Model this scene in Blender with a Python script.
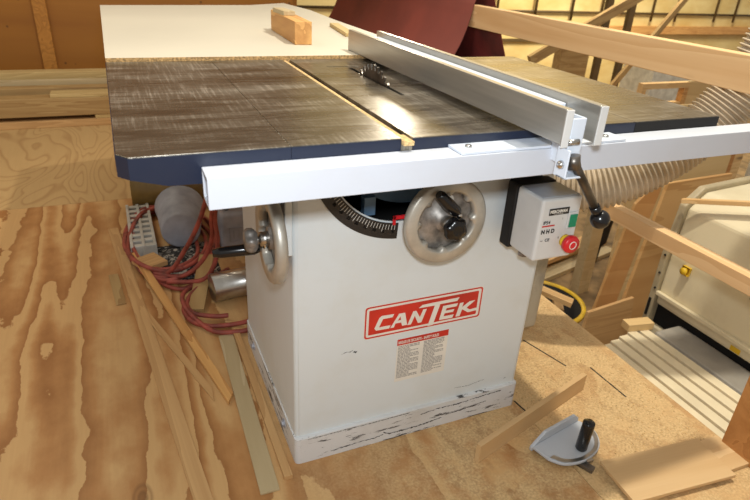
import bpy, bmesh, math, random
from mathutils import Vector, Matrix, Euler
C = bpy.context.scene
for o in list(bpy.data.objects): bpy.data.objects.remove(o)
V = Vector
PI = math.pi
R = math.radians

# ------------------------------------------------------------ camera
cam = bpy.data.cameras.new('camera'); camo = bpy.data.objects.new('camera', cam); C.collection.objects.link(camo)
YAW, PIT, ROL = 0.4279, -0.4696, 0.0585
fw = V((math.sin(YAW)*math.cos(PIT), math.cos(YAW)*math.cos(PIT), math.sin(PIT)))
r = V((math.cos(YAW), -math.sin(YAW), 0)); u = r.cross(fw)
r2 = r*math.cos(ROL)+u*math.sin(ROL); u2 = -r*math.sin(ROL)+u*math.cos(ROL)
CAM = V((-0.2766, -0.9920, 1.1074))
m = Matrix((r2, u2, -fw)).transposed().to_4x4(); m.translation = CAM
camo.matrix_world = m
cam.sensor_width = 36; cam.lens = 586.72*36/750; cam.clip_start = 0.02; cam.clip_end = 60
cam.dof.use_dof = True; cam.dof.focus_distance = 1.25; cam.dof.aperture_fstop = 8.0
C.camera = camo

# ------------------------------------------------------------ world, lights, exposure
w = bpy.data.worlds.new('world'); C.world = w; w.use_nodes = True
bg = w.node_tree.nodes['Background']; bg.inputs[0].default_value = (1.0, 0.92, 0.80, 1); bg.inputs[1].default_value = 0.40
def area(name, loc, target, size, power, col, sy=None):
    l = bpy.data.lights.new(name, 'AREA'); l.energy = power; l.color = col; l.size = size
    if sy: l.shape = 'RECTANGLE'; l.size_y = sy
    o = bpy.data.objects.new(name, l); C.collection.objects.link(o); o.location = loc
    o.rotation_euler = (V(target)-V(loc)).to_track_quat('-Z', 'Y').to_euler(); return o
area('camera_flash', CAM+u2*0.09+r2*0.02, CAM+u2*0.09+r2*0.02+fw, 0.06, 9.0, (0.90, 0.96, 1.0))
area('ceiling_lamp', (0.2, 0.15, 3.0), (0.2, 0.15, 0), 0.6, 16, (1.0, 0.90, 0.74))
area('ceiling_lamp', (2.6, 4.9, 2.0), (0.3, 0, 0.8), 0.25, 18, (1.0, 0.90, 0.72))
area('ceiling_lamp', (-1.2, 2.2, 3.2), (-1.0, 2.6, 0), 0.8, 16, (1.0, 0.88, 0.66))
area('ceiling_lamp', (5.5, 4.2, 3.4), (6.5, 7.0, 0), 1.5, 320, (1.0, 0.90, 0.68))
area('ceiling_lamp', (0.95, -0.07, 3.0), (1.2, 0.1, -0.5), 0.08, 56, (1.0, 0.93, 0.78))
vs = C.view_settings; vs.view_transform = 'Standard'; vs.look = 'None'; vs.gamma = 1; vs.use_curve_mapping = False; vs.exposure = 0.14

# ------------------------------------------------------------ materials
def lin(c):
    return tuple(((x/255)/12.92 if x/255 <= .04045 else ((x/255+.055)/1.055)**2.4) for x in c)+(1,)
class NT:
    def __init__(s, name):
        s.m = bpy.data.materials.new(name); s.m.use_nodes = True; s.t = s.m.node_tree
        s.b = s.t.nodes['Principled BSDF']
    def n(s, typ, **kw):
        x = s.t.nodes.new(typ)
        for k, v in kw.items():
            if isinstance(k, str) and hasattr(x, k) and not k.startswith('i_'): setattr(x, k, v)
        return x
    def l(s, a, b): s.t.links.new(a, b)
    def coords(s, scale=(1,1,1), rand=True, rot=(0,0,0)):
        tc = s.n('ShaderNodeTexCoord'); mp = s.n('ShaderNodeMapping'); mp.inputs['Scale'].default_value = scale; mp.inputs['Rotation'].default_value = rot
        s.l(tc.outputs['Object'], mp.inputs[0])
        if rand:
            oi = s.n('ShaderNodeObjectInfo'); mu = s.n('ShaderNodeMath', operation='MULTIPLY'); mu.inputs[1].default_value = 37.0
            s.l(oi.outputs['Random'], mu.inputs[0]); s.l(mu.outputs[0], mp.inputs['Location'])
        return mp.outputs[0]
    def noise(s, vec, scale, detail=4, rough=.55, dist=0):
        x = s.n('ShaderNodeTexNoise'); x.inputs['Scale'].default_value = scale; x.inputs['Detail'].default_value = detail
        x.inputs['Roughness'].default_value = rough; x.inputs['Distortion'].default_value = dist
        s.l(vec, x.inputs['Vector']); return x.outputs['Fac']
    def ramp(s, fac, stops, interp='LINEAR'):
        x = s.n('ShaderNodeValToRGB'); x.color_ramp.interpolation = interp; e = x.color_ramp.elements
        while len(e) < len(stops): e.new(.5)
        for el, (p, c) in zip(e, stops):
            el.position = p; el.color = c if len(c) == 4 else lin(c)
        s.l(fac, x.inputs[0]); return x.outputs[0]
    def mix(s, fac, a, b, mode='MIX'):
        x = s.n('ShaderNodeMix', data_type='RGBA', blend_type=mode)
        if isinstance(fac, (int, float)): x.inputs[0].default_value = fac
        else: s.l(fac, x.inputs[0])
        for i, v in ((6, a), (7, b)):
            if isinstance(v, tuple): x.inputs[i].default_value = v if len(v) == 4 else lin(v)
            else: s.l(v, x.inputs[i])
        return x.outputs[2]
    def math(s, op, a, b=None):
        x = s.n('ShaderNodeMath', operation=op)
        for i, v in ((0, a), (1, b)):
            if v is None: continue
            if isinstance(v, (int, float)): x.inputs[i].default_value = v
            else: s.l(v, x.inputs[i])
        return x.outputs[0]
    def bump(s, h, st=.2, d=.002):
        x = s.n('ShaderNodeBump'); x.inputs['Strength'].default_value = st; x.inputs['Distance'].default_value = d
        s.l(h, x.inputs['Height']); s.l(x.outputs[0], s.b.inputs['Normal'])
    def set(s, rough=None, metal=None, col=None, spec=None, coat=None):
        if rough is not None: s.b.inputs['Roughness'].default_value = rough
        if metal is not None: s.b.inputs['Metallic'].default_value = metal
        if spec is not None: s.b.inputs['Specular IOR Level'].default_value = spec
        if coat is not None: s.b.inputs['Coat Weight'].default_value = coat
        if col is not None:
            if isinstance(col, tuple): s.b.inputs['Base Color'].default_value = col if len(col) == 4 else lin(col)
            else: s.l(col, s.b.inputs['Base Color'])
        return s.m

def plain(name, c, rough=.5, metal=0, var=.12, scale=14, coat=None, spec=None):
    k = NT(name); v = k.coords(); f = k.noise(v, scale)
    d = tuple(max(0, x*(1-var)) for x in c); e = tuple(min(255, x*(1+var*.6)) for x in c)
    col = k.ramp(f, [(.3, d), (.7, e)])
    return k.set(rough, metal, col, spec, coat)
def paint(name, c, dirt=(140,120,90), amt=.25, rough=.42, scuff=0.0):
    k = NT(name); v = k.coords(rand=False)
    f = k.ramp(k.noise(v, 5, 6, .65), [(.48, (0,0,0,1)), (.75, (1,1,1,1))])
    col = k.mix(k.math('MULTIPLY', f, amt), c, dirt)
    if scuff:
        v2 = k.coords((5, 5, 48), rand=False, rot=(0, R(-9), 0))
        g = k.ramp(k.noise(v2, 1.3, 9, .75), [(.618-scuff*.05, (0,0,0,1)), (.635-scuff*.05, (1,1,1,1))], 'LINEAR')
        col = k.mix(g, col, (62,60,60))
    return k.set(rough, 0, col)
def wood(name, c1, c2, scale=1.0, rings=9, rough=.6, rot=(0,0,0), knots=False):
    k = NT(name); v = k.coords((1.2*scale, 14*scale, 14*scale), rot=rot)
    n1 = k.noise(v, 1.0, 3, .5, .6)
    fr = k.math('FRACT', k.math('MULTIPLY', n1, rings))
    n2 = k.noise(k.coords((4, 160, 160), rot=rot), 1.5, 3)
    f = k.math('ADD', k.math('MULTIPLY', fr, .65), k.math('MULTIPLY', n2, .35))
    col = k.ramp(f, [(.12, c1), (.85, c2)])
    if knots:
        vo = k.n('ShaderNodeTexVoronoi'); vo.inputs['Scale'].default_value = 1.0
        k.l(k.coords((2.2, 9, 9), rot=rot), vo.inputs['Vector'])
        kf = k.ramp(vo.outputs['Distance'], [(.07, (1,1,1,1)), (.14, (0,0,0,1))])
        col = k.mix(k.math('MULTIPLY', kf, .75), col, tuple(x*.5 for x in c2))
    k.bump(n2, .15, .001)
    return k.set(rough, 0, col)
def dotted_wall(name, c1, c2):
    k = NT(name); n1 = k.noise(k.coords((.5, 4, 4)), 1.0, 3, .5, .6); col = k.ramp(n1, [(.3, c1), (.7, c2)])
    vo = k.n('ShaderNodeTexVoronoi'); vo.inputs['Scale'].default_value = 9.0; k.l(k.coords((1, .01, 1)), vo.inputs['Vector'])
    kf = k.ramp(vo.outputs['Distance'], [(.06, (1,1,1,1)), (.10, (0,0,0,1))])
    return k.set(.5, 0, k.mix(k.math('MULTIPLY', kf, .7), col, (70,42,18)))
def plywood(name, c1, c2, c3, bands=7, sx=2.6, sy=.75, rough=.55, dust=0, off=0, knots=.8, xd=None):
    k = NT(name); tc = k.n('ShaderNodeTexCoord'); mp = k.n('ShaderNodeMapping'); mp.inputs['Scale'].default_value = (sx, sy, 1); mp.inputs['Location'].default_value = (off, off*1.7, 0)
    k.l(tc.outputs['Object'], mp.inputs[0]); v = mp.outputs[0]
    wob = k.noise(k.coords((14, 8, 1), rand=False), 1.6, 5, .6); n1 = k.noise(v, 1.0, 1.4, .45, .35)
    wb2 = k.noise(k.coords((3.6, 2.4, 1), rand=False), 1.0, 3, .6)
    h = k.math('ADD', k.math('ADD', k.math('MULTIPLY', n1, bands), k.math('MULTIPLY', wob, .55)), k.math('MULTIPLY', wb2, 1.8))
    fr = k.math('FRACT', h)
    broad = k.ramp(fr, [(0, c1), (.30, c1), (.62, c3), (.93, c2), (.97, c2), (1.0, c1)])
    fine = k.noise(k.coords((90, 3, 1), rand=False), 1.5, 3)
    pale = k.noise(v, 2.1, 5, .7)
    col = k.mix(k.math('MULTIPLY', k.ramp(pale, [(.45, (0,0,0,1)), (.7, (1,1,1,1))]), .25), broad, c1)
    col = k.mix(k.math('MULTIPLY', fine, .28), col, c2)
    if knots:
        vo = k.n('ShaderNodeTexVoronoi'); vo.inputs['Scale'].default_value = 1.0; vo.inputs['Randomness'].default_value = 1
        ww = k.n('ShaderNodeMapping'); ww.inputs['Scale'].default_value = (5.2, 2.6, 1); k.l(tc.outputs['Object'], ww.inputs[0]); k.l(ww.outputs[0], vo.inputs['Vector'])
        kr = k.ramp(vo.outputs['Distance'], [(0, (.4,.4,.4,1)), (.05, (1,1,1,1)), (.075, (.15,.15,.15,1)), (.10, (.75,.75,.75,1)), (.13, (0,0,0,1))])
        col = k.mix(k.math('MULTIPLY', kr, knots*.6), col, tuple(x*.72 for x in c2))
    if dust:
        dn = k.noise(k.coords((1,1,1), rand=False), 7, 8, .75)
        df = k.ramp(dn, [(.44-dust*.18, (0,0,0,1)), (.6-dust*.1, (1,1,1,1))])
        dc = k.ramp(k.noise(k.coords((1,1,1), rand=False), 160, 3), [(.3, (176,144,98)), (.7, (222,192,142))])
        cl = k.ramp(k.noise(k.coords((1, .7, 1), rand=False), 22, 6, .8), [(.52, (0,0,0,1)), (.62, (1,1,1,1))])
        dc = k.mix(k.math('MULTIPLY', cl, .6), dc, (150,116,76))
        fac = k.math('MULTIPLY', df, .85)
        if xd:
            sp = k.n('ShaderNodeSeparateXYZ'); k.l(tc.outputs['Object'], sp.inputs[0]); mr = k.n('ShaderNodeMapRange'); mr.inputs['From Min'].default_value = xd[0]; mr.inputs['From Max'].default_value = xd[1]
            k.l(sp.outputs['X'], mr.inputs['Value']); fac = k.math('MULTIPLY', fac, mr.outputs[0])
        col = k.mix(fac, col, dc)
    k.bump(fine, .12, .001)
    return k.set(rough, 0, col)

M = {}
M['floor_ply'] = plywood('floor_plywood', (208,168,114), (154,104,56), (182,132,80), bands=9, sx=4.4, sy=.32, off=5.3, knots=1.1, dust=.35, xd=(-.1, .35))
def lined_ply(name, c1, c2):
    k = NT(name); tc = k.n('ShaderNodeTexCoord'); mp = k.n('ShaderNodeMapping'); mp.inputs['Scale'].default_value = (2.4, .8, 1); mp.inputs['Location'].default_value = (4.2, 1.1, 0)
    k.l(tc.outputs['Object'], mp.inputs[0]); n1 = k.noise(mp.outputs[0], 1.2, 2, .5, .8)
    fr = k.math('FRACT', k.math('MULTIPLY', n1, 16)); ln = k.ramp(fr, [(0, (0,0,0,1)), (.62, (.12,.12,.12,1)), (.86, (1,1,1,1)), (1, (0,0,0,1))])
    fine = k.noise(k.coords((60, 3, 1), rand=False), 1.5, 3)
    return k.set(.6, 0, k.mix(k.math('MULTIPLY', fine, .25), k.mix(k.math('MULTIPLY', ln, .55), c1, c2), c2))
M['floor_pale'] = lined_ply('floor_plywood_pale', (196,164,114), (152,112,68))
M['floor_dusty'] = plywood('floor_plywood_dusty', (214,178,126), (176,130,80), (194,150,98), bands=6, sx=2.2, sy=.5, dust=.75, off=1.3)
M['wall_ply'] = dotted_wall('orange_plywood', (172,116,40), (150,96,30))
M['birch'] = wood('birch_board', (214,182,136), (198,162,114), .5, 3)
M['stud'] = wood('amber_stud', (196,136,58), (166,110,42), .6, 7, .5, rot=(0,R(90),0))
M['pine'] = wood('pine', (228,192,138), (208,166,110), .7, 8, knots=True)
M['pine_rail'] = wood('railing_pine', (232,196,148), (216,174,124), .55, 7, knots=True)
M['poplar'] = wood('poplar', (208,184,130), (184,156,104), .8, 6)
M['poplar2'] = wood('poplar_brown', (184,154,104), (156,122,76), .8, 6)
M['oak'] = wood('oak', (220,170,104), (188,134,76), 1.2, 5)
M['ash'] = wood('grey_poplar', (194,176,140), (178,158,120), .8, 4)
M['tan'] = wood('tan_wood', (206,166,114), (186,144,94), .9, 6)
M['plypanel'] = wood('plywood_panel', (210,168,112), (194,148,92), .35, 4)
M['panelpale'] = wood('pale_panel', (222,192,140), (206,172,118), .35, 4)
M['brownpost'] = wood('brown_post', (196,140,82), (172,116,62), .6, 6, rot=(0,R(90),0))
M['edge'] = plain('panel_edge', (186,150,100), .8, var=.35, scale=220)
M['melamine'] = plain('melamine', (214,208,192), .45, var=.03, scale=2)
M['white'] = paint('rail_white_paint', (198,203,213), (170,140,90), .10, .35)
M['white_trim'] = paint('bracket_paint', (212,220,232), (150,150,150), .10, .3)
M['cab'] = paint('cabinet_paint', (214,220,222), (196,190,172), .28, .38)
M['plinth'] = paint('plinth_paint', (216,216,216), (160,150,130), .35, .45, scuff=1.0)
M['navy'] = paint('navy_paint', (22,31,52), (46,50,60), .35, .35)
M['blackplastic'] = plain('black_plastic', (18,18,20), .22, var=.2)
M['black'] = plain('black_matte', (16,15,15), .7)
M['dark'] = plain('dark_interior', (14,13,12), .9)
M['steel'] = plain('brushed_steel', (190,188,184), .3, 1, .08, 40)
M['dullsteel'] = plain('cast_wheel_core', (134,128,122), .45, .5, .45, 30)
M['wheelrim'] = plain('wheel_rim', (186,180,168), .42, .45, .10, 20)
M['chrome'] = plain('chrome', (215,215,215), .16, 1, .03)
M['darksteel'] = plain('blade_steel', (110,104,98), .38, .9, .35, 25)
M['red'] = plain('red_plastic', (206,32,40), .35, var=.06)
M['redprint'] = plain('red_print', (198,44,34), .4, var=.08)
M['whiteprint'] = plain('white_print', (226,222,212), .45, var=.03)
M['greyprint'] = plain('grey_print', (150,146,142), .6, var=.05)
M['blackprint'] = plain('black_print', (36,32,30), .5)
M['green'] = plain('green_button', (10,128,92), .35)
M['yellow'] = plain('yellow_plastic', (226,186,40), .45)
M['boxgrey'] = plain('switch_box_grey', (206,206,204), .4, var=.03)
M['boxtop'] = plain('switch_box_shell', (176,182,192), .35, var=.06)
M['hosered'] = plain('red_rubber_hose', (152,72,60), .6, var=.3, scale=18)
M['dustgrey'] = plain('grey_plastic', (160,162,172), .5, var=.12)
M['camo'] = NT('mottled_cloth'); _k = M['camo']; M['camo'] = _k.set(.8, 0, _k.ramp(_k.noise(_k.coords(), 42, 2, .5, 1.2), [(.42, (30,28,28)), (.5, (110,108,104)), (.58, (176,168,156))], 'CONSTANT'))
M['olive'] = plain('olive_tube', (128,104,54), .35, var=.15)
M['sanding'] = plain('sanding_belt_red', (118,52,40), .7, var=.12, scale=3)
M['beltback'] = plain('sanding_belt_back', (96,34,32), .6, var=.3, scale=6)
M['beige'] = paint('machine_beige', (222,210,178), (176,156,118), .35, .5)
M['beigedark'] = plain('machine_grey_beige', (176,162,132), .55, var=.08)
M['slat'] = plain('cream_slat', (232,218,186), .5, var=.06, scale=6)
M['gap'] = plain('slat_gap', (188,172,144), .8)
M['conveyor'] = plain('conveyor_grey', (158,152,142), .7, var=.08, scale=10)
M['osb'] = NT('far_wall_board'); _k = M['osb']
M['osb'] = _k.set(.75, 0, _k.mix(_k.ramp(_k.noise(_k.coords((1,1,2.2), rand=False), 1.6, 5, .6), [(.35, (0,0,0,1)), (.7, (1,1,1,1))]), (232,210,150), (212,180,112)))
M['concrete'] = plain('dusty_concrete', (132,108,76), .9, var=.35, scale=5)
M['pipe'] = plain('dark_conduit', (92,72,40), .6)
M['pvc'] = plain('pvc_grey', (196,194,186), .4)
M['duct'] = plain('duct_plastic', (188,172,148), .5, var=.10, scale=20)
M['mdark'] = paint('motor_cover_paint', (168,160,144), (40,40,44), .9, .45)
M['dust'] = plain('sawdust', (208,174,122), .95, var=.25, scale=260)

def cast_iron():
    k = NT('cast_iron_top')
    p = k.noise(k.coords((.7, 3.2, 1), rand=False), 3.4, 7, .65, .3)
    col = k.ramp(p, [(.30, (64,58,50)), (.50, (100,92,80)), (.72, (146,140,128))])
    s1 = k.noise(k.coords((220, 9, 1), rand=False), 1.0, 4, .7); s2 = k.noise(k.coords((8, 150, 1), rand=False, rot=(0,0,.25)), 1.0, 4, .7)
    f = k.math('MULTIPLY', k.ramp(s1, [(.5, (0,0,0,1)), (.74, (1,1,1,1))]), k.ramp(p, [(.42, (0,0,0,1)), (.62, (1,1,1,1))]))
    f2 = k.math('MULTIPLY', k.ramp(s2, [(.52, (0,0,0,1)), (.75, (1,1,1,1))]), k.ramp(p, [(.38, (0,0,0,1)), (.6, (1,1,1,1))]))
    col = k.mix(k.math('MULTIPLY', f, .7), col, (222,216,204)); col = k.mix(k.math('MULTIPLY', f2, .6), col, (212,206,194))
    rr = k.ramp(p, [(.35, (.24,.24,.24,1)), (.7, (.36,.36,.36,1))]); k.l(rr, k.b.inputs['Roughness'])
    k.bump(s1, .12, .0006)
    return k.set(None, .60, col)
M['iron'] = cast_iron()
def brushed(name, c, stretch):
    k = NT(name); s1 = k.noise(k.coords(stretch, rand=False), 1.0, 4, .6)
    return k.set(.36, .75, k.ramp(s1, [(.3, tuple(x*.82 for x in c)), (.7, c)]))
M['fence'] = brushed('brushed_aluminium', (190,187,180), (40, 1.5, 30))

# ------------------------------------------------------------ mesh helpers
class MB:
    def __init__(s): s.b = bmesh.new()
    def _faces(s, vs, fs, smooth=False):
        bv = [s.b.verts.new(v) for v in vs]
        for f in fs:
            try:
                q = s.b.faces.new([bv[i] for i in f]); q.smooth = smooth
            except ValueError: pass
        return bv
    def box(s, x0, x1, y0, y1, z0, z1, mat=None):
        vs = [V((x, y, z)) for x in (x0, x1) for y in (y0, y1) for z in (z0, z1)]
        if mat: vs = [mat @ v for v in vs]
        s._faces(vs, [(0,1,3,2), (4,6,7,5), (0,4,5,1), (2,3,7,6), (0,2,6,4), (1,5,7,3)]); return s
    def prism(s, pts, d, axis='z', smooth=False):
        """pts: 2D outline, d=(lo,hi) along axis. axis z:(x,y) y:(x,z) x:(y,z)"""
        def P(a, c):
            return {'z': V((a[0], a[1], c)), 'y': V((a[0], c, a[1])), 'x': V((c, a[0], a[1]))}[axis]
        n = len(pts); vs = [P(a, d[0]) for a in pts]+[P(a, d[1]) for a in pts]
        s._faces(vs, [tuple(range(n)), tuple(range(2*n-1, n-1, -1))]+[(i, (i+1) % n, n+(i+1) % n, n+i) for i in range(n)], smooth); return s
    def tube(s, pts, rad, seg=12, cap=True, smooth=True):
        pts = [V(p) for p in pts]; n = len(pts); rads = rad if isinstance(rad, (list, tuple)) else [rad]*n
        t = [(pts[min(i+1, n-1)]-pts[max(i-1, 0)]).normalized() for i in range(n)]
        a = t[0].orthogonal().normalized(); rings = []
        for i in range(n):
            a = (a-t[i]*a.dot(t[i])); a = a.normalized() if a.length > 1e-6 else t[i].orthogonal().normalized(); b = t[i].cross(a)
            rings.append([s.b.verts.new(pts[i]+(a*math.cos(2*PI*k/seg)+b*math.sin(2*PI*k/seg))*rads[i]) for k in range(seg)])
        for i in range(n-1):
            for k in range(seg):
                f = s.b.faces.new((rings[i][k], rings[i][(k+1) % seg], rings[i+1][(k+1) % seg], rings[i+1][k])); f.smooth = smooth
        if cap:
            s.b.faces.new(rings[0][::-1]); s.b.faces.new(rings[-1])
        return s
    def lathe(s, prof, o, ax, seg=32, smooth=True, rot0=0, rfun=None):
        """prof: (r, h) along axis ax from o; closed only where r=0"""
        ax = V(ax).normalized(); a = ax.orthogonal().normalized(); b = ax.cross(a); o = V(o); rings = []
        for (rr, h) in prof:
            if rr <= 1e-7: rings.append([s.b.verts.new(o+ax*h)]); continue
            ring = []
            for k in range(seg):
                th = 2*PI*k/seg+rot0; q = rr*(rfun(th, rr) if rfun else 1)
                ring.append(s.b.verts.new(o+ax*h+(a*math.cos(th)+b*math.sin(th))*q))
            rings.append(ring)
        for i in range(len(rings)-1):
            A, B = rings[i], rings[i+1]
            for k in range(seg):
                k2 = (k+1) % seg
                try:
                    if len(A) == 1 and len(B) == 1: continue
                    if len(A) == 1: f = s.b.faces.new((A[0], B[k], B[k2]))
                    elif len(B) == 1: f = s.b.faces.new((A[k], B[0], A[k2]))
                    else: f = s.b.faces.new((A[k], B[k], B[k2], A[k2]))
                    f.smooth = smooth
                except ValueError: pass
        return s
    def ball(s, c, rad, seg=16, sc=(1,1,1)):
        mt = Matrix.Translation(V(c)) @ Matrix.Diagonal((*sc, 1))
        g = bmesh.ops.create_uvsphere(s.b, u_segments=seg, v_segments=seg//2+2, radius=rad, matrix=mt)
        for v in g['verts']:
            for f in v.link_faces: f.smooth = True
        return s
def setloc(o, loc, rot=(0,0,0)): o.location = loc; o.rotation_euler = rot; return o
def obj(name, mb, mat, parent=None, bevel=0, seg=2, loc=None, rot=None):
    b = mb.b if isinstance(mb, MB) else mb
    bmesh.ops.recalc_face_normals(b, faces=b.faces[:])
    me = bpy.data.meshes.new(name); b.to_mesh(me); b.free(); me.materials.append(mat)
    o = bpy.data.objects.new(name, me); C.collection.objects.link(o)
    if parent: o.parent = parent
    if bevel:
        d = o.modifiers.new('bevel', 'BEVEL'); d.width = bevel; d.segments = seg; d.limit_method = 'ANGLE'; d.angle_limit = R(35)
    if loc is not None: o.location = loc
    if rot is not None: o.rotation_euler = rot
    return o
def tag(o, label=None, cat=None, group=None, kind=None):
    if label: o['label'] = label
    if cat: o['category'] = cat
    if group: o['group'] = group
    if kind: o['kind'] = kind
    return o
def thing(name, label, cat, loc=(0,0,0), rot=(0,0,0), group=None):
    o = bpy.data.objects.new(name, None); C.collection.objects.link(o); o.empty_display_size = .05
    o.location = loc; o.rotation_euler = rot
    return tag(o, label, cat, group)
def struct(o): o['kind'] = 'structure'; return o
def curve_plate(outers, d0, d1, name='p', smooth=True):
    """filled 2D plate with holes in the x-z plane (y from d0 to d1), returned as bmesh"""
    cu = bpy.data.curves.new(name, 'CURVE'); cu.dimensions = '2D'; cu.fill_mode = 'BOTH'; cu.extrude = abs(d1-d0)/2
    for pts in outers:
        sp = cu.splines.new('POLY'); sp.points.add(len(pts)-1); sp.use_cyclic_u = True
        for q, (x, z) in zip(sp.points, pts): q.co = (x, z, 0, 1)
    o = bpy.data.objects.new(name, cu); C.collection.objects.link(o)
    dg = bpy.context.evaluated_depsgraph_get(); me = bpy.data.meshes.new_from_object(o.evaluated_get(dg))
    bpy.data.objects.remove(o)
    b = bmesh.new(); b.from_mesh(me)
    for v in b.verts: v.co = V((v.co.x, (d0+d1)/2-v.co.z, v.co.y))
    for f in b.faces: f.smooth = False
    bmesh.ops.remove_doubles(b, verts=b.verts, dist=1e-6)
    return b
def text_mesh(txt, size, extr=.0003, bold=0, align='LEFT'):
    cu = bpy.data.curves.new('t', 'FONT'); cu.body = txt; cu.size = size; cu.extrude = extr; cu.offset = bold; cu.align_x = align
    o = bpy.data.objects.new('t', cu); C.collection.objects.link(o)
    dg = bpy.context.evaluated_depsgraph_get(); me = bpy.data.meshes.new_from_object(o.evaluated_get(dg))
    bpy.data.objects.remove(o); return me
def text_onto(b, txt, size, x, z, y, sx=1, bold=0, extr=.0003):
    """adds text on a front plane (facing -y)"""
    me = text_mesh(txt, size, extr, bold); t = bmesh.new(); t.from_mesh(me)
    for v in t.verts: v.co = V((x+v.co.x*sx, y-v.co.z, z+v.co.y))
    tm = bpy.data.meshes.new('t'); t.to_mesh(tm); t.free(); b.from_mesh(tm)
    return b
def rrect(x0, x1, z0, z1, rad, n=4):
    out = []
    for cx, cz, a0 in ((x1-rad, z1-rad, 0), (x0+rad, z1-rad, 90), (x0+rad, z0+rad, 180), (x1-rad, z0+rad, 270)):
        for i in range(n+1):
            a = R(a0+90*i/n); out.append((cx+rad*math.cos(a), cz+rad*math.sin(a)))
    return out
def catmull(P, n=8, closed=False):
    P = [V(p) for p in P]; out = []; L = len(P)
    for i in range(L if closed else L-1):
        p0 = P[(i-1) % L] if closed or i > 0 else P[0]; p1 = P[i]; p2 = P[(i+1) % L]; p3 = P[(i+2) % L] if closed or i+2 < L else P[-1]
        for k in range(n):
            t = k/n; out.append(.5*((2*p1)+(-p0+p2)*t+(2*p0-5*p1+4*p2-p3)*t*t+(-p0+3*p1-3*p2+p3)*t**3))
    if not closed: out.append(P[-1])
    return out
def stick(name, label, cat, p0, p1, wid, th, mat, group=None, bevel=.001, taper=None, mesh_only=False):
    """a length of wood from p0 to p1 (points on the centre line of its underside)"""
    p0, p1 = V(p0), V(p1); L = (p1-p0).length
    x = (p1-p0).normalized(); y = V((0,0,1)).cross(x)
    y = y.normalized() if y.length > 1e-4 else V((0,1,0)); z = x.cross(y)
    mb = MB()
    if taper: mb.prism([(0, -wid/2), (L, -wid/2), (L-taper, wid/2), (0, wid/2)], (0, th))
    else: mb.box(0, L, -wid/2, wid/2, 0, th)
    o = obj(name, mb, mat, bevel=bevel)
    mm = Matrix((x, y, z)).transposed().to_4x4(); mm.translation = p0; o.matrix_world = mm
    return tag(o, label, cat, group)

# ------------------------------------------------------------ the setting
o = obj('floor', MB().box(-3.2, .638, -2.2, 1.84, -.02, 0), M['floor_ply']); struct(o)
o = obj('floor', MB().box(-3.2, 1.0845, 1.8415, 3.88, -.02, 0), M['floor_pale']); struct(o)
o = obj('floor', MB().box(.6395, 1.0845, -2.2, 1.84, -.02, 0), M['floor_dusty']); struct(o)
mb = MB()
for y in (-2.0, -1.5, -1.0, -.5, 0, .5, 1.0, 1.5, 2.0, 2.5, 3.0, 3.5): mb.box(-3.2, 1.04, y-.019, y+.019, -.26, -.0201)
mb.box(1.041, 1.079, -2.2, 3.88, -.26, -.0201)
struct(obj('trim_1', mb, M['tan']))
struct(obj('floor', MB().box(-3.2, 13, -3, 8, -1.06, -1.0), M['concrete']))
struct(obj('wall_left', MB().box(-3.2, 1.145, 3.9, 3.93, -.02, 3.2), M['wall_ply']))
struct(obj('wall_back', MB().box(1.0, 13, 7.0, 7.08, -1.0, 4.0), M['osb']))
# studs leaning on / nailed to the wall
o = obj('wall_stud', MB().box(0, .038, 0, .085, 0, 3.1), M['stud'], bevel=.003); o.rotation_euler = (0, 0, R(-90)); o.location = (-.72, 3.898, 0)
tag(o, 'amber wooden stud standing upright against the orange plywood wall', 'stud')

# ------------------------------------------------------------ table saw
saw = thing('table_saw', 'white cabinet table saw with dark iron top and two handwheels', 'table saw')
W, D, PH = .6288, .5414, .0768
# plinth
mb = MB(); b = curve_plate([rrect(0, W, -D, 0, .012)], 0, PH)
for v in b.verts: v.co = V((v.co.x, -v.co.z, v.co.y))
obj('plinth', b, M['plinth'], saw, .002)
# cabinet: front sheet with the curved slot, the other walls behind
gx, gz, ro, ri = .240, .776, .206, .171
def arc(cx, cz, rad, a0, a1, n=24): return [(cx+rad*math.cos(R(a0+(a1-a0)*i/n)), cz+rad*math.sin(R(a0+(a1-a0)*i/n))) for i in range(n+1)]
slot = arc(gx, gz, .168, 205, 330)+arc(gx, gz, .085, 330, 205)
bx0, bx1, by0, by1, ct = .003, W-.003, .0105, D-.010, .826
b = curve_plate([[(bx0+.010, PH), (bx1-.010, PH), (bx1-.010, ct), (bx0+.010, ct)], slot], by0, by0+.004)
mb = MB(); me = bpy.data.meshes.new('t'); b.to_mesh(me); b.free(); mb.b.from_mesh(me)
out = []
for cx, cy, a0 in ((bx0+.010, by0+.010, 270), (bx0+.010, by1-.010, 180), (bx1-.010, by1-.010, 90), (bx1-.010, by0+.010, 0)):
    for i in range(7):
        a = R(a0-90*i/6); out.append((cx+.010*math.cos(a), cy+.010*math.sin(a)))
for (a, c) in zip(out[:-1], out[1:]):
    q = mb._faces([V((a[0], a[1], PH)), V((c[0], c[1], PH)), V((c[0], c[1], ct)), V((a[0], a[1], ct))], [(0,1,2,3)], True)
bmesh.ops.remove_doubles(mb.b, verts=mb.b.verts, dist=1e-5)
mb.box(bx0+.01, bx1-.01, by0+.01, by1-.01, ct-.004, ct)
obj('cabinet', mb, M['cab'], saw)
# inside the slot
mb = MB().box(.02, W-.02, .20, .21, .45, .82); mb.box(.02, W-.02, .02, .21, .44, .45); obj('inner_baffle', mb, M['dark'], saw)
tr = MB(); bb = curve_plate([arc(gx+.03, gz+.02, .165, 215, 325)+arc(gx+.03, gz+.02, .125, 325, 215)], .05, .075); me = bpy.data.meshes.new('t'); bb.to_mesh(me); bb.free(); tr.b.from_mesh(me)
tr.box(.16, .185, .03, .05, .62, .66)
M['bluegrey'] = plain('blue_grey_casting', (92,122,150), .45)
obj('trunnion', tr, M['bluegrey'], saw, .002)
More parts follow.
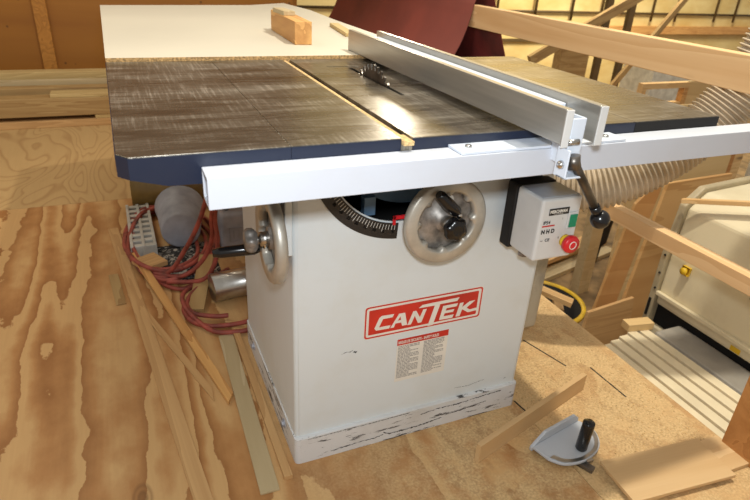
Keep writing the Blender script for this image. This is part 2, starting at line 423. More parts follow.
# tilt scale
b = curve_plate([arc(gx, gz, ro, 198, 266.5)+arc(gx, gz, ri, 266.5, 198)], by0-.0035, by0-.0008)
sc = obj('tilt_scale', b, M['blackprint'], saw)
mb = MB()
for i in range(30):
    a = R(200+i*2.2); L0, L1 = ri+.003, ri+(.019 if i % 5 == 0 else .014)
    ca, sa = math.cos(a), math.sin(a); t = .0005
    mb._faces([V((gx+L0*ca-t*sa, by0-.0046, gz+L0*sa+t*ca)), V((gx+L1*ca-t*sa, by0-.0046, gz+L1*sa+t*ca)), V((gx+L1*ca+t*sa, by0-.0046, gz+L1*sa-t*ca)), V((gx+L0*ca+t*sa, by0-.0046, gz+L0*sa-t*ca))], [(0,1,2,3)])
for i, tx in enumerate(('0', '5', '10', '15', '20', '25', '30', '35', '40', '45')):
    a = 263-i*6.7; me = text_mesh(tx, .0085, .0001, .0002, 'CENTER')
    t = bmesh.new(); t.from_mesh(me); rot = R(a+90)
    for v in t.verts:
        x, y = v.co.x, v.co.y; v.co = V((gx+(ro-.013)*math.cos(R(a))+x*math.cos(rot)-y*math.sin(rot), by0-.0046, gz+(ro-.013)*math.sin(R(a))+x*math.sin(rot)+y*math.cos(rot)))
    me = bpy.data.meshes.new('t'); t.to_mesh(me); t.free(); mb.b.from_mesh(me)
obj('scale_marks', mb, M['whiteprint'], sc)
mb = MB().box(.213, .262, by0-.012, by0-.006, .618, .626); mb.box(.213, .219, by0-.012, by0-.006, .606, .626)
obj('pointer', mb, M['red'], saw, .001)
# tables
ZT = .860; tyf, tyb = -.2208, .4672; txl, txr, s1, s2 = -.2889, .7873, -.0619, .574
def wing(x0, x1, ch, nm, parent):
    mb = MB()
    if ch: pts = [(x0+.001, tyf+.0185), (x0+.0145, tyf+.001), (x1, tyf+.001), (x1, tyb), (x0+.001, tyb)]
    else: pts = [(x0, tyf+.001), (x1, tyf+.001), (x1, tyb), (x0, tyb)]
    mb.prism(pts, (ZT-.012, ZT))
    return obj(nm, mb, M['iron'], parent, .0006)
wl = wing(txl, s1-.0006, True, 'extension_wing', saw)
mb = MB()   # navy skirts with a deeper middle
mb.prism([(txl+.014, ZT-.0122), (s1-.0006, ZT-.0122), (s1-.0006, ZT-.045), (txl+.06, ZT-.042), (txl+.014, ZT-.030)], (tyf-.0004, tyf+.02), 'y')
mb.prism([(txl, tyf+.0175), (txl+.014, tyf-.0004), (txl+.03, tyf+.01), (txl+.016, tyf+.026)], (ZT-.030, ZT-.0122))
mb.prism([(tyf+.0175, ZT-.0122), (tyb, ZT-.0122), (tyb, ZT-.030), (tyf+.0175, ZT-.030)], (txl-.0002, txl+.016), 'x')
mb.box(txl+.02, s1-.001, tyb-.02, tyb, ZT-.045, ZT-.0122); mb.box(txl+.1, txl+.115, tyf+.02, tyb-.02, ZT-.04, ZT-.0122)
mb.prism([(txl+.0141, tyf-.0004), (s1-.0006, tyf-.0004), (s1-.0006, tyf+.0009), (txl+.0146, tyf+.0009)], (ZT-.0122, ZT-.0014))
mb.prism([(txl-.0002, tyf+.0177), (txl+.014, tyf-.0004), (txl+.0145, tyf+.0008), (txl+.0008, tyf+.0183)], (ZT-.0122, ZT-.0014))
mb.box(txl-.0002, txl+.0009, tyf+.018, tyb, ZT-.0122, ZT-.0014)
obj('skirt', mb, M['navy'], wl)
# main table with slot and blade throat
ms0, ms1 = .1085, .1275; bxc = .2400
mb = MB()
mb.box(s1, ms0, tyf+.001, tyb, ZT-.012, ZT); mb.box(ms1, .188, tyf+.001, tyb, ZT-.012, ZT)
mb.box(.292, s2, tyf+.001, tyb, ZT-.012, ZT); mb.box(.188, .292, tyf+.001, .035, ZT-.012, ZT); mb.box(.188, .292, .365, tyb, ZT-.012, ZT)
mb.box(ms0, ms1, tyf, tyb, ZT-.022, ZT-.010)
mt = obj('main_table', mb, M['iron'], saw)
mb = MB().box(s1, ms0-.001, tyf-.0004, tyf+.02, ZT-.045, ZT-.0122); mb.box(ms1+.001, s2-.0006, tyf-.0004, tyf+.02, ZT-.045, ZT-.0122); mb.box(ms0-.001, ms1+.001, tyf-.0004, tyf+.02, ZT-.045, ZT-.0221)
mb.box(s1, s2, tyb-.02, tyb, ZT-.045, ZT-.0221); mb.box(s1+.001, s1+.02, tyf+.02, tyb-.02, ZT-.045, ZT-.0122); mb.box(s2-.02, s2-.001, tyf+.02, tyb-.02, ZT-.045, ZT-.0122)
mb.box(s1, ms0-.0005, tyf-.0004, tyf+.0009, ZT-.0122, ZT-.0014); mb.box(ms1+.0005, s2-.0006, tyf-.0004, tyf+.0009, ZT-.0122, ZT-.0014)
obj('skirt', mb, M['navy'], mt)
mb = MB().box(ms0+.0005, ms1-.0085, tyf+.02, tyb-.002, ZT-.0099, ZT-.0018); mb.box(ms0+.0008, ms1-.0008, tyf-.008, tyf+.03, ZT-.0099, ZT-.003)
obj('sawdust_fill', mb, M['dust'], mt, .001)
wr = wing(s2+.0006, txr, False, 'extension_wing', saw)
mb = MB().box(s2+.0006, txr, tyf-.0004, tyf+.02, ZT-.030, ZT-.0122); mb.box(txr-.016, txr+.0002, tyf+.02, tyb, ZT-.030, ZT-.0122); mb.box(s2+.02, txr-.02, tyb-.02, tyb, ZT-.04, ZT-.0122)
mb.box(s2+.0006, txr, tyf-.0004, tyf+.0009, ZT-.0122, ZT-.0014)
obj('skirt', mb, M['black'], wr)
# throat plate with a blade slot
th = [(.1885, .0355), (.2915, .0355), (.2915, .3645), (.1885, .3645)]
b = curve_plate([[(x, y) for x, y in th], [(bxc-.004, .055), (bxc+.006, .055), (bxc+.006, .345), (bxc-.004, .345)]], 0, .004)
for v in b.verts: v.co = V((v.co.x, v.co.z, ZT-.0045+(.004-v.co.y)))
obj('throat_plate', b, M['iron'], saw)
obj('blade_housing', MB().box(.17, .31, .03, .40, ZT-.35, ZT-.34), M['dark'], saw)
# blade
mb = MB(); R0 = .127; cyb, czb = .200, ZT+.031-R0; pts = []
nt = 40
for i in range(nt):
    a = 2*PI*i/nt; da = 2*PI/nt
    pts += [(cyb+math.cos(a)*R0, czb+math.sin(a)*R0), (cyb+math.cos(a+.18*da)*(R0-.001), czb+math.sin(a+.18*da)*(R0-.001)),
            (cyb+math.cos(a+.30*da)*(R0-.012), czb+math.sin(a+.30*da)*(R0-.012)), (cyb+math.cos(a+.6*da)*(R0-.009), czb+math.sin(a+.6*da)*(R0-.009))]
mb.prism(pts, (bxc-.001, bxc+.0015), 'x')
bl = obj('saw_blade', mb, M['darksteel'], saw)
mb = MB()
for i in range(nt):
    a = 2*PI*(i+.07)/nt
    mb.box(-.0022, .0027, -.003, .003, -.006, .0012, Matrix.Translation((bxc, cyb+math.cos(a)*R0, czb+math.sin(a)*R0)) @ Matrix.Rotation(a-PI/2, 4, 'X'))
obj('carbide_teeth', mb, M['darksteel'], bl)
# front rail
mb = MB(); t = .004
rx0, rx1, ry0, ry1, rz0, rz1 = -.1855, 1.02, -.267, -.2212, .7963, .841
pr = [(ry0, rz0), (ry1, rz0), (ry1, rz1), (ry0, rz1)]; pi_ = [(ry0+t, rz0+t), (ry1-t, rz0+t), (ry1-t, rz1-t), (ry0+t, rz1-t)]
vs = [V((x, a, c)) for x in (rx0, rx1) for (a, c) in pr+pi_]; fs = []
for i in range(4):
    j = (i+1) % 4; fs += [(i, j, 8+j, 8+i), (4+i, 12+i, 12+j, 4+j), (i, 4+i, 4+j, j), (8+i, 8+j, 12+j, 12+i)]
mb._faces(vs, fs)
fr = obj('front_rail', mb, M['white'], saw, .0012)
mb = MB().box(-.10, .70, tyf+.0206, tyf+.0246, .77, .8148); mb.box(-.1, .7, -.2208, -.1996, .7925, .7962)
obj('rail_angle', mb, M['blackprint'], saw)
# handwheels
def handwheel(c, ax, up, handle_dir, name='hand_wheel'):
    """c: centre of the rim plane, ax: outward axis"""
    c, ax = V(c), V(ax)
    mb = MB().lathe([(.068, .010), (.087, .011), (.0915, .006), (.092, -.004), (.088, -.011), (.070, -.010)], c, ax, 64)
    mb.lathe([(.0681, .010), (.0640, .008), (.0640, -.008), (.0681, -.010)], c, ax, 128, rfun=lambda th, q: 1 if q > .0675 else 1-.12*max(0, math.cos(8*th))**3)
    w = obj(name, mb, M['wheelrim'], saw)
    mb = MB().lathe([(0, .004), (.022, .006), (.024, -.004), (.062, -.009), (.076, -.007), (.076, -.012), (.02, -.016), (0, -.016)], c, ax, 48)
    obj('wheel_web', mb, M['dullsteel'], w)
    mb = MB().lathe([(0, .0), (.014, .0), (.014, .022), (.006, .024), (.006, .03), (0, .03)], c, ax, 20); mb.tube([c-ax*.058, c-ax*.01], .009, 12)
    obj('hub', mb, M['steel'], w)
    mb = MB().lathe([(0, .028), (.016, .028), (.023, .034), (.024, .044), (.020, .051), (.010, .053), (0, .050)], c, ax, 64, rfun=lambda th, q: 1+.07*math.cos(6*th))
    obj('lock_knob', mb, M['blackplastic'], w)
    h = V(handle_dir); base = c+h*.048
    mb = MB().tube([base-ax*.004, base+ax*.014], .007, 14); mb.tube([base+ax*.0, base+ax*.008], .012, 14); hd = obj('handle_post', mb, M['chrome'], w)
    return w, base
w1, b1 = handwheel((.299, -.062, .632), (0,-1,0), None, (-.05, 0, .9986))
p0 = V((.292, -.082, .676))
mb = MB().tube([p0+V((.016,-.010,-.018)), p0+V((.012,-.009,-.013)), p0+V((-.006,-.008,.004)), p0+V((-.026,-.008,.024)), p0+V((-.031,-.008,.028))], [.007, .0115, .0125, .0105, .008], 18)
obj('crank_handle', mb, M['blackplastic'], w1)
mb = MB().ball(p0+V((.0175,-.012,-.0195)), .0065); obj('handle_screw', mb, M['chrome'], w1)
w2, b2 = handwheel((-.036, .027, .600), (-1,0,0), None, (0, .8, -.6))
for ch in w2.children:
    if ch.name.startswith('lock_knob'): ch.data.materials[0] = M['dullsteel']
mb = MB().tube([(-.048, .075, .556), (-.060, .077, .555), (-.125, .093, .548), (-.140, .096, .547)], [.008, .0125, .0115, .008], 18)
obj('crank_handle', mb, M['blackplastic'], w2)
mb = MB().box(-.012, .0031, .012, .10, .56, .70); obj('wheel_bearing_plate', mb, M['cab'], saw, .003)
# plinth bolts, cabinet bolt
for y in (.10, .44):
    mb = MB().lathe([(0, .006), (.007, .005), (.008, 0), (.013, 0), (.013, -.002), (0, -.002)], (-.002, y, .045), (-1,0,0), 6, False); obj('plinth_bolt', mb, M['dustgrey'], saw)
# logo
yl = by0-.0006
b = curve_plate([rrect(.166, .4715, .3215, .4065, .007), rrect(.1695, .468, .325, .403, .006)], yl-.0004, yl+.0004)
me = bpy.data.meshes.new('t'); b.to_mesh(me); b.free()
mb = bmesh.new(); mb.from_mesh(me); b2_ = curve_plate([rrect(.1755, .4605, .331, .397, .002)], yl-.0004, yl+.0004); me = bpy.data.meshes.new('t'); b2_.to_mesh(me); b2_.free(); mb.from_mesh(me)
lg = obj('logo_plate', mb, M['redprint'], saw)
LOGO = __import__('json').loads('''[[[[0.237,0.377],[0.234,0.369],[0.21,0.369],[0.201,0.348],[0.23,0.348],[0.227,0.34],[0.194,0.341],[0.19,0.347],[0.201,0.374],[0.207,0.378]]],[[[0.23,0.34],[0.25,0.375],[0.265,0.375],[0.273,0.34],[0.26,0.34],[0.257,0.35],[0.242,0.35],[0.239,0.34]],[[0.247,0.356],[0.256,0.357],[0.254,0.368]]],[[[0.274,0.339],[0.286,0.374],[0.294,0.374],[0.305,0.354],[0.312,0.374],[0.321,0.374],[0.31,0.339],[0.301,0.339],[0.291,0.361],[0.283,0.339]]],[[[0.3,0.38],[0.309,0.387],[0.407,0.389],[0.402,0.38],[0.356,0.38],[0.342,0.325],[0.328,0.324],[0.342,0.379]]],[[[0.358,0.335],[0.365,0.373],[0.405,0.373],[0.402,0.365],[0.375,0.365],[0.373,0.358],[0.397,0.358],[0.394,0.351],[0.371,0.351],[0.369,0.343],[0.397,0.343],[0.394,0.334]]],[[[0.403,0.335],[0.411,0.372],[0.421,0.372],[0.418,0.359],[0.438,0.372],[0.453,0.372],[0.431,0.355],[0.441,0.348],[0.466,0.35],[0.465,0.342],[0.436,0.341],[0.419,0.353],[0.414,0.335]]]]''')
mb = bmesh.new()
for polys in LOGO:
    b = curve_plate(polys, yl-.0010, yl-.0004); me = bpy.data.meshes.new('t'); b.to_mesh(me); b.free(); mb.from_mesh(me)
b = curve_plate([rrect(.164, .4735, .3195, .4085, .008)], yl+.0002, yl+.0005); me = bpy.data.meshes.new('t'); b.to_mesh(me); b.free(); mb.from_mesh(me)
obj('logo_lettering', mb, M['whiteprint'], lg)
# safety label
mb = MB().box(.252, .3895, yl-.0001, yl+.0005, .176, .3015); sl = obj('safety_label', mb, M['whiteprint'], saw)
mb = MB().box(.252, .3895, yl-.0004, yl-.0001, .284, .3015); obj('label_header', mb, M['redprint'], sl)
mb = bmesh.new(); text_onto(mb, 'REGLES DE SECURITE - SAFETY RULES', .0105, .2545, .2885, yl-.0007, .62, .0003, .0001); obj('label_title', mb, M['whiteprint'], sl)
mb = MB(); rnd = random.Random(4)
for col in (0, 1):
    z = .279
    while z > .183:
        wl_ = .058*(1 if rnd.random() < .7 else .6); x = .2555+col*.068
        while wl_ > .004:
            q = min(wl_, rnd.uniform(.004, .012)); mb.box(x, x+q-.0015, yl-.0005, yl-.0002, z, z+.0022); x += q; wl_ -= q
        z -= .0042
obj('label_text', mb, M['greyprint'], sl)
# scuffs on the paint (fixed marks)
def scuff(pts, wd, seed, y=-.0006):
    rn = random.Random(seed); P = []
    for (x0, z0), (x1, z1) in zip(pts[:-1], pts[1:]):
        n = max(2, int(abs(x1-x0)/.003)); P += [(x0+(x1-x0)*i/n, z0+(z1-z0)*i/n) for i in range(n)]
    P.append(pts[-1]); k = len(P)
    up = [(x, z+wd*rn.uniform(.0, 1.0)**1.5*math.sin(PI*(i+.5)/k)**.3) for i, (x, z) in enumerate(P)]; dn = [(x, z-wd*rn.uniform(.0, 1.0)**1.5-.0002) for x, z in P]
    vs = [V((x, yy, z)) for yy in (y, y+.0004) for x, z in up+dn[::-1]]; m_ = 2*k; mb = MB()
    for i in range(k-1):
        a, b_, c_, d_ = V((up[i][0], y, up[i][1])), V((up[i+1][0], y, up[i+1][1])), V((dn[i+1][0], y, dn[i+1][1])), V((dn[i][0], y, dn[i][1])); mb._faces([a, b_, c_, d_], [(0,1,2,3)])
    bmesh.ops.remove_doubles(mb.b, verts=mb.b.verts, dist=1e-7)
    obj('paint_scuff', mb, M['blackprint'], saw)
scuff([(.089, .046), (.0895, .016), (.135, .018), (.170, .021), (.205, .019), (.228, .024)], .0022, 1)
scuff([(.228, .031), (.245, .021), (.290, .020), (.345, .021), (.395, .028)], .0030, 2)
scuff([(.405, .033), (.460, .036), (.530, .044)], .0018, 3)
scuff([(.330, .058), (.380, .062), (.440, .060), (.520, .066), (.575, .068)], .0026, 4)
scuff([(.030, .0725), (.110, .0730), (.200, .0722), (.300, .0735)], .0016, 5)
scuff([(.012, .058), (.013, .040), (.0125, .010)], .0012, 6)
scuff([(.112, .293), (.122, .297), (.134, .296), (.140, .299)], .0016, 7, by0-.0006)
scuff([(.141, .292), (.150, .293)], .0040, 8, by0-.0006)
scuff([(.585, .098), (.592, .100)], .0022, 9, by0-.0006)
scuff([(.430, .108), (.470, .104), (.520, .112)], .0008, 10, by0-.0006)
# motor cover
mb = MB().box(W-.003, .87, .235, .50, .055, .39); obj('motor_cover', mb, M['mdark'], saw, .012, 3)
# switch box
sw = obj('switch_box', MB().box(.472, .572, -.140, -.055, .549, .688), M['boxgrey'], saw, .006, 3)
obj('box_back', MB().box(.470, .574, -.0545, -.020, .541, .690), M['black'], sw, .005, 3)
mb = MB().box(.476, .568, -.132, -.06, .6884, .6892); obj('box_top_film', mb, M['boxtop'], sw)
mb = MB().tube([(.500, -.075, .552), (.500, -.075, .535)], .010, 14); mb.tube([(.500, -.075, .541), (.500, -.075, .530)], .012, 8); obj('cable_gland', mb, M['dullsteel'], sw)
obj('box_bracket', MB().box(.50, .56, -.0195, by0-.0002, .60, .80), M['black'], sw)
yb = -.1402
obj('maker_plate', MB().box(.491, .541, yb-.0012, yb, .652, .667), M['blackprint'], sw, .0006)
mb = bmesh.new(); text_onto(mb, 'MERCHMAN', .0095, .4925, .6570, yb-.0016, .82, .0003, .0001); text_onto(mb, 'T A I W A N', .0035, .503, .6533, yb-.0016, 1.2, 0, .0001)
obj('maker_lettering', mb, M['whiteprint'], sw)
for nm, tx, sz, x, z, sx_, bo in (('rating_lettering', 'IP54', .0105, .481, .6335, .95, .0002), ('voltage_lettering', 'N H D', .0125, .480, .6125, .95, .0006), ('approval_lettering', '~  CE', .009, .482, .594, 1.1, .0002), ('on_mark', 'I', .006, .528, .640, 1, 0), ('off_mark', '0', .006, .526, .597, 1, 0)):
    mb = bmesh.new(); text_onto(mb, tx, sz, x, z, yb-.0004, sx_, bo, .0001); obj(nm, mb, M['blackprint'], sw)
obj('red_stripe', MB().box(.480, .511, yb-.0005, yb, .6275, .6305), M['redprint'], sw)
gb = obj('start_button_frame', MB().box(.5405, .5645, yb-.004, yb, .618, .6545), M['boxgrey'], sw, .001); gb['label'] = 'pale frame around the green start button'
obj('start_button', MB().box(.5435, .5615, yb-.007, yb-.0041, .622, .6505), M['green'], gb, .0012)
mb = MB().lathe([(0, 0), (.0138, 0), (.0138, .006), (.013, .007), (.013, .012), (0, .012)], (.546, yb, .590), (0,-1,0), 28); ys = obj('stop_button_collar', mb, M['yellow'], sw)
mb = MB().lathe([(0, .012), (.013, .012), (.0185, .013), (.0195, .021), (.0175, .026), (0, .027)], (.546, yb, .590), (0,-1,0), 32); obj('stop_button', mb, M['red'], ys)
mb = MB().lathe([(.0075, .0266), (.0075, .0277), (.009, .0277), (.009, .0266)], (.546, yb, .590), (0,-1,0), 28); obj('stop_ring', mb, M['whiteprint'], ys)

# ------------------------------------------------------------ rip fence
fence = thing('rip_fence', 'long silver rip fence lying across the saw table beside the blade', 'rip fence', (.345, -.25, .86))
def F(name, mb, mat, par=None, bevel=0, seg=2):
    for v in mb.b.verts: v.co -= V((.345, -.25, .86))
    return obj(name, mb, mat, par or fence, bevel, seg)
F('face_board', MB().box(.312, .325, -.333, .55, .8690, .921), M['fence'], None, .0012)
F('face_board', MB().box(.3720, .3860, -.335, .50, .8690, .924), M['fence'], None, .0012)
F('fence_beam', MB().box(.3255, .3715, -.262, .48, .8690, .912), M['white_trim'], None, .002)
F('end_cap', MB().box(.3122, .3248, -.3355, -.3332, .865, .9205), M['boxgrey'], None, .0006)
F('end_cap', MB().box(.3722, .3858, -.3375, -.3352, .865, .9235), M['boxgrey'], None, .0006)
b = curve_plate([rrect(.19, .515, -.265, -.212, .004)], 0, .004)
mb = MB(); me = bpy.data.meshes.new('t'); b.to_mesh(me); b.free(); mb.b.from_mesh(me)
for v in mb.b.verts: v.co = V((v.co.x, v.co.z, .8415+(.004-v.co.y)))
F('cross_bar', mb, M['white_trim'], None, .0008)
for x, y in ((.215, -.24), (.485, -.245), (.452, -.225)): F('cross_bar_bolt', MB().lathe([(0, .0035), (.005, .003), (.006, 0), (0, 0)], (x, y, .8456), (0,0,1), 12), M['steel'])
mb = MB().box(.334, .3595, -.3260, -.3230, .822, .905); mb.box(.322, .325, -.345, -.318, .818, .863); mb.box(.322, .3595, -.345, -.3230, .818, .8215); mb.box(.3565, .3595, -.3229, -.262, .822, .905)
F('lever_bracket', mb, M['white_trim'], None, .0012)
mb = MB().lathe([(0, .007), (.004, .006), (.0065, .003), (.007, 0), (0, 0)], (.322, -.332, .838), (-1,0,0), 16); F('bracket_bolt', mb, M['chrome'])
mb = MB().tube([(.3255, -.333, .872), (.345, -.333, .872)], .0045, 12); F('cross_pin', mb, M['steel'])
mb = MB().tube([(.340, -.335, .852), (.343, -.337, .832)], .010, 14); F('cam', mb, M['darksteel'])
mb = MB().tube([(.342, -.337, .845), (.348, -.338, .832), (.403, -.345, .756)], [.008, .0072, .0068], 14); lv = F('lever', mb, M['darksteel'])
mb = MB().tube([(.395, -.344, .767), (.405, -.345, .753)], .0085, 14); mb.ball((.412, -.346, .743), .0158, 24); F('lever_knob', mb, M['blackplastic'])

# ------------------------------------------------------------ outfeed table and what lies on it
of = thing('outfeed_table', 'long cream melamine outfeed table behind the saw', 'table', (0, 1.2, 0))
b = curve_plate([[(-.288, .4705), (.53, .4705), (.53, 1.26), (.545, 1.63), (.51, 1.947), (.323, 1.81), (-.288, 1.682)]], 0, .018)
for v in b.verts: v.co = V((v.co.x, v.co.z-1.2, .850+(.018-v.co.y)))
obj('tabletop', b, M['melamine'], of)
mb = MB().box(-.288, .53, .4685-1.2, .4704-1.2, .850, .8682); obj('edge_strip', mb, M['edge'], of)
for x, y in ((.24, .70), (.49, .70), (.28, 1.60), (.48, 1.75)):
    obj('leg', MB().box(x-.03, x+.03, y-.03-1.2, y+.03-1.2, 0, .8498), M['tan'], of, .002)
o = stick('wood_block', 'squared orange-brown block of wood lying on the cream outfeed table', 'wood block', (.217, .645, .8684), (.231, .965, .8684), .048, .060, M['oak'], bevel=.0015)
o = stick('wood_offcut', 'small pale chip of wood resting on top of the orange-brown block', 'wood offcut', (.219, .79, .9286), (.214, .90, .9286), .035, .012, M['ash'])
stick('push_stick', 'short pale strip lying flat behind the rip fence on the outfeed table', 'wood strip', (.452, 1.06, .8684), (.415, .80, .8684), .03, .012, M['poplar'])

# ------------------------------------------------------------ guard rails at the platform edge
gr = thing('guard_rail', 'pine guard rail of two long boards along the platform edge', 'railing', (1.12, 0, 0))
def rail_part(name, x0, x1, y0, y1, z0, z1, mat, z_end=None):
    L = y1-y0; mb = MB().box(0, L, -(x1-x0)/2, (x1-x0)/2, -(z1-z0)/2, (z1-z0)/2)
    o = obj(name, mb, mat, gr, .002); o.location = ((x0+x1)/2-1.12, y0, (z0+z1)/2); o.rotation_euler = (0, 0, R(90)); return o
rail_part('top_rail', 1.10, 1.138, -1.3, 3.89, .853, .937, M['pine_rail'])
rail_part('lower_rail', 1.10, 1.138, -1.3, 3.89, .394, .44, M['pine_rail'])
for y in (-.36,):
    mb = MB().box(-.019, .019, -.045, .045, .0005, .99)
    o = obj('post', mb, M['brownpost'], gr, .002); o.location = (-.0392, y, 0)
# ------------------------------------------------------------ sanding belt over the rail
prof = [(.945,.52), (.955,.60), (.985,.68), (1.03,.745), (1.062,.81), (1.085,.88), (1.094,.92), (1.103,.955), (1.125,.985), (1.155,.990), (1.19,.960), (1.225,.88), (1.262,.79), (1.295,.70), (1.30,.60), (1.25,.50), (1.14,.44), (1.02,.45)]
pp = catmull([(a, 0, c) for a, c in prof], 5, True)
bt = thing('sanding_belt', 'wide dark red sanding belt draped over the end of the top guard rail', 'sanding belt', (1.12, 1.8, .44))
y0, y1 = 1.2, 2.75
mb = MB(); n = len(pp)
vs = [V((p.x-1.12, y-1.8, p.z-.44)) for y in (y0, y1) for p in pp]
mb._faces(vs, [(i, (i+1) % n, n+(i+1) % n, n+i) for i in range(n)], True)
o = obj('abrasive_face', mb, M['sanding'], bt); so = o.modifiers.new('s', 'SOLIDIFY'); so.thickness = .0016; so.offset = 0
mb = MB(); cx = sum(p.x for p in pp)/n; cz = sum(p.z for p in pp)/n
def inn(p): d = V((cx-p.x, 0, cz-p.z)).normalized()*.003; return p+d
vs = [V((inn(p).x-1.12, y-1.8, inn(p).z-.44)) for y in (y0+.0005, y1-.0005) for p in pp]
mb._faces(vs, [(i, (i+1) % n, n+(i+1) % n, n+i) for i in range(n)], True)
o = obj('cloth_backing', mb, M['beltback'], bt); so = o.modifiers.new('s', 'SOLIDIFY'); so.thickness = .001; so.offset = 0

# ------------------------------------------------------------ corrugated dust hose
path = catmull([(1.36, .03, 1.30), (1.33, .05, 1.10), (1.29, .08, .88), (1.22, .12, .73), (1.08, .16, .61), (.95, .22, .54), (.82, .33, .51), (.72, .395, .50), (.638, .41, .50)], 60)
acc = 0; rads = []; prev = path[0]
for p in path:
    acc += (p-prev).length; prev = p; rads.append(.070+.006*math.sin(2*PI*acc/.0165))
# resample finely so each rib is resolved
L = 0; P2 = [path[0]]; R2 = []
cum = [0]
for a, c in zip(path[:-1], path[1:]): cum.append(cum[-1]+(c-a).length)
N = int(cum[-1]/.0021); pts = []; rr = []; j = 0
for i in range(N):
    s_ = cum[-1]*i/(N-1)
    while j < len(cum)-2 and cum[j+1] < s_: j += 1
    t_ = (s_-cum[j])/max(1e-9, cum[j+1]-cum[j]); pts.append(path[j].lerp(path[j+1], t_)); rr.append(.070+.0048*math.sin(2*PI*s_/.0135))
tag(obj('dust_hose', MB().tube(pts, rr, 36), M['duct']), 'thick tan corrugated dust hose curving down past the guard rail to the saw', 'hose')

# ------------------------------------------------------------ wood strips and offcuts on the platform
st = stick
st('wood_strip', 'long tan strip on the left floor, the longest and leftmost running to the bottom edge', 'wood strip', (-.365, 1.50, 0), (-.217, -.05, 0), .040, .006, M['tan'])
st('wood_strip', 'narrow oak stick with a pointed end lying over the red hose loops', 'wood strip', (-.296, 1.16, .036), (-.098, .262, .001), .026, .012, M['oak'], taper=.03)
st('wood_strip', 'thin tan splint lying just left of the pointed oak stick', 'wood strip', (-.325, .93, 0), (-.135, .29, 0), .020, .005, M['tan'], taper=.05)
st('wood_strip', 'flat grey-tan strip lying parallel to the left side of the saw base', 'wood strip', (-.060, .58, 0), (-.076, -.058, 0), .044, .006, M['ash'])
st('wood_strip', 'narrow tan strip tight against the left side of the saw base', 'wood strip', (-.027, .60, 0), (-.027, -.035, 0), .020, .012, M['tan'])
st('wood_offcut', 'short pale offcut on the floor left of the long tan strip', 'wood offcut', (-.375, 1.09, 0), (-.355, .87, 0), .032, .005, M['poplar2'])
st('wood_offcut', 'square pale offcut sitting inside the red hose coil', 'wood offcut', (-.285, 1.06, .030), (-.205, 1.10, .030), .095, .018, M['tan'])
st('wood_offcut', 'grey-tan board offcut leaning over the hose beside the steel can', 'wood offcut', (-.128, .74, .006), (-.045, 1.03, .055), .052, .012, M['poplar2'])
st('wood_strip', 'slim tan lath under the steel can beside the red hose end', 'wood strip', (-.045, .66, 0), (.02, .615, 0), .018, .006, M['tan'])

# ------------------------------------------------------------ items under the left of the table
def hose(pts, rad=.0078): return MB().tube(catmull(pts, 8), rad, 10)
mb = MB()
for k in range(5):
    off = (-.012*k, .018*k); z = .009+.015*(k % 2)+.006*k
    P = []
    for i in range(26):
        a = R(-78+i*14.4-0*k); rx = .170-.010*k; ry = .36-.018*k
        P.append((-.150+off[0]*.6+rx*math.cos(a)+.02*math.sin(2*a+k), 1.26+off[1]*.5+ry*math.sin(a), z+.012*math.sin(a*2+k)**2))
    b = MB().tube(catmull(P, 4, False), .0078, 9); me = bpy.data.meshes.new('t'); b.b.to_mesh(me); b.b.free(); mb.b.from_mesh(me)
for pts in ([(.02,.50,.80), (-.03,.64,.58), (-.056,.80,.385), (-.085,.84,.28), (-.125,.90,.17), (-.19,.96,.05), (-.25,1.05,.03)],
            [(.02,.51,.80), (-.02,.66,.54), (-.044,.80,.33), (-.046,.84,.22), (-.08,.88,.12), (-.15,.92,.05), (-.24,1.0,.035)],
            [(.035,.50,.80), (-.01,.66,.54), (-.034,.80,.33), (-.030,.82,.22), (-.045,.84,.12), (-.09,.87,.05), (-.20,.93,.03)],
            [(-.09,.90,.03), (-.14,.82,.012), (-.165,.76,.012), (-.150,.68,.012), (-.10,.635,.012), (-.02,.62,.012), (.06,.63,.012)],
            [(.02,.96,.03), (-.10,.86,.03), (-.150,.79,.02), (-.14,.715,.02), (-.08,.675,.02), (-.035,.665,.02)],
            [(-.05,.92,.02), (-.15,.85,.025), (-.158,.74,.025), (-.10,.61,.012), (-.02,.575,.012), (.04,.58,.012)]):
    b = hose(pts); me = bpy.data.meshes.new('t'); b.b.to_mesh(me); b.b.free(); mb.b.from_mesh(me)
tag(obj('air_hose', mb, M['hosered']), 'red rubber air hose coiled loosely on the floor under the saw table', 'hose')
# steel can
can = thing('steel_can', 'shiny steel can lying on its side next to the saw cabinet', 'can', (-.03, .80, .052))
mb = MB().lathe([(0, 0), (.046, 0), (.05, .002), (.05, .128), (.051, .13), (.048, .13), (.048, .004), (0, .004)], (-.035, 0, 0), (1, .12, 0), 36)
obj('can_body', mb, M['steel'], can)
# grey tub lying with its base towards the viewer
mb = MB().lathe([(0, 0), (.066, 0), (.074, .006), (.096, .22), (.101, .225), (.096, .225), (.092, .215), (.070, .02), (0, .012)], (-.115, 1.20, .095), (.10, 1, .02), 36)
tag(obj('plastic_tub', mb, M['dustgrey']), 'grey round plastic tub lying on its side behind the hose loops', 'tub')
# grey case
cs = thing('tool_case', 'grey plastic tool case with raised lettering behind the left handwheel', 'case', (.10, 1.19, 0))
obj('case_body', MB().box(-.07, .11, -.05, .05, 0, .17), M['dustgrey'], cs, .015, 3)
mb = MB()
for a_ in ((-.04, .05, .05, .054), (-.04, .05, .106, .11), (-.04, -.036, .05, .11), (.046, .05, .05, .11), (-.024, -.020, .062, .098), (-.004, .0, .062, .098), (.018, .022, .062, .098)): mb.box(a_[0], a_[1], -.053, -.0502, a_[2], a_[3])
obj('raised_panel', mb, M['dustgrey'], cs)
obj('case_handle', MB().tube([(-.04,0,.17), (-.035,0,.20), (.07,0,.20), (.075,0,.17)], .012, 10), M['black'], cs)
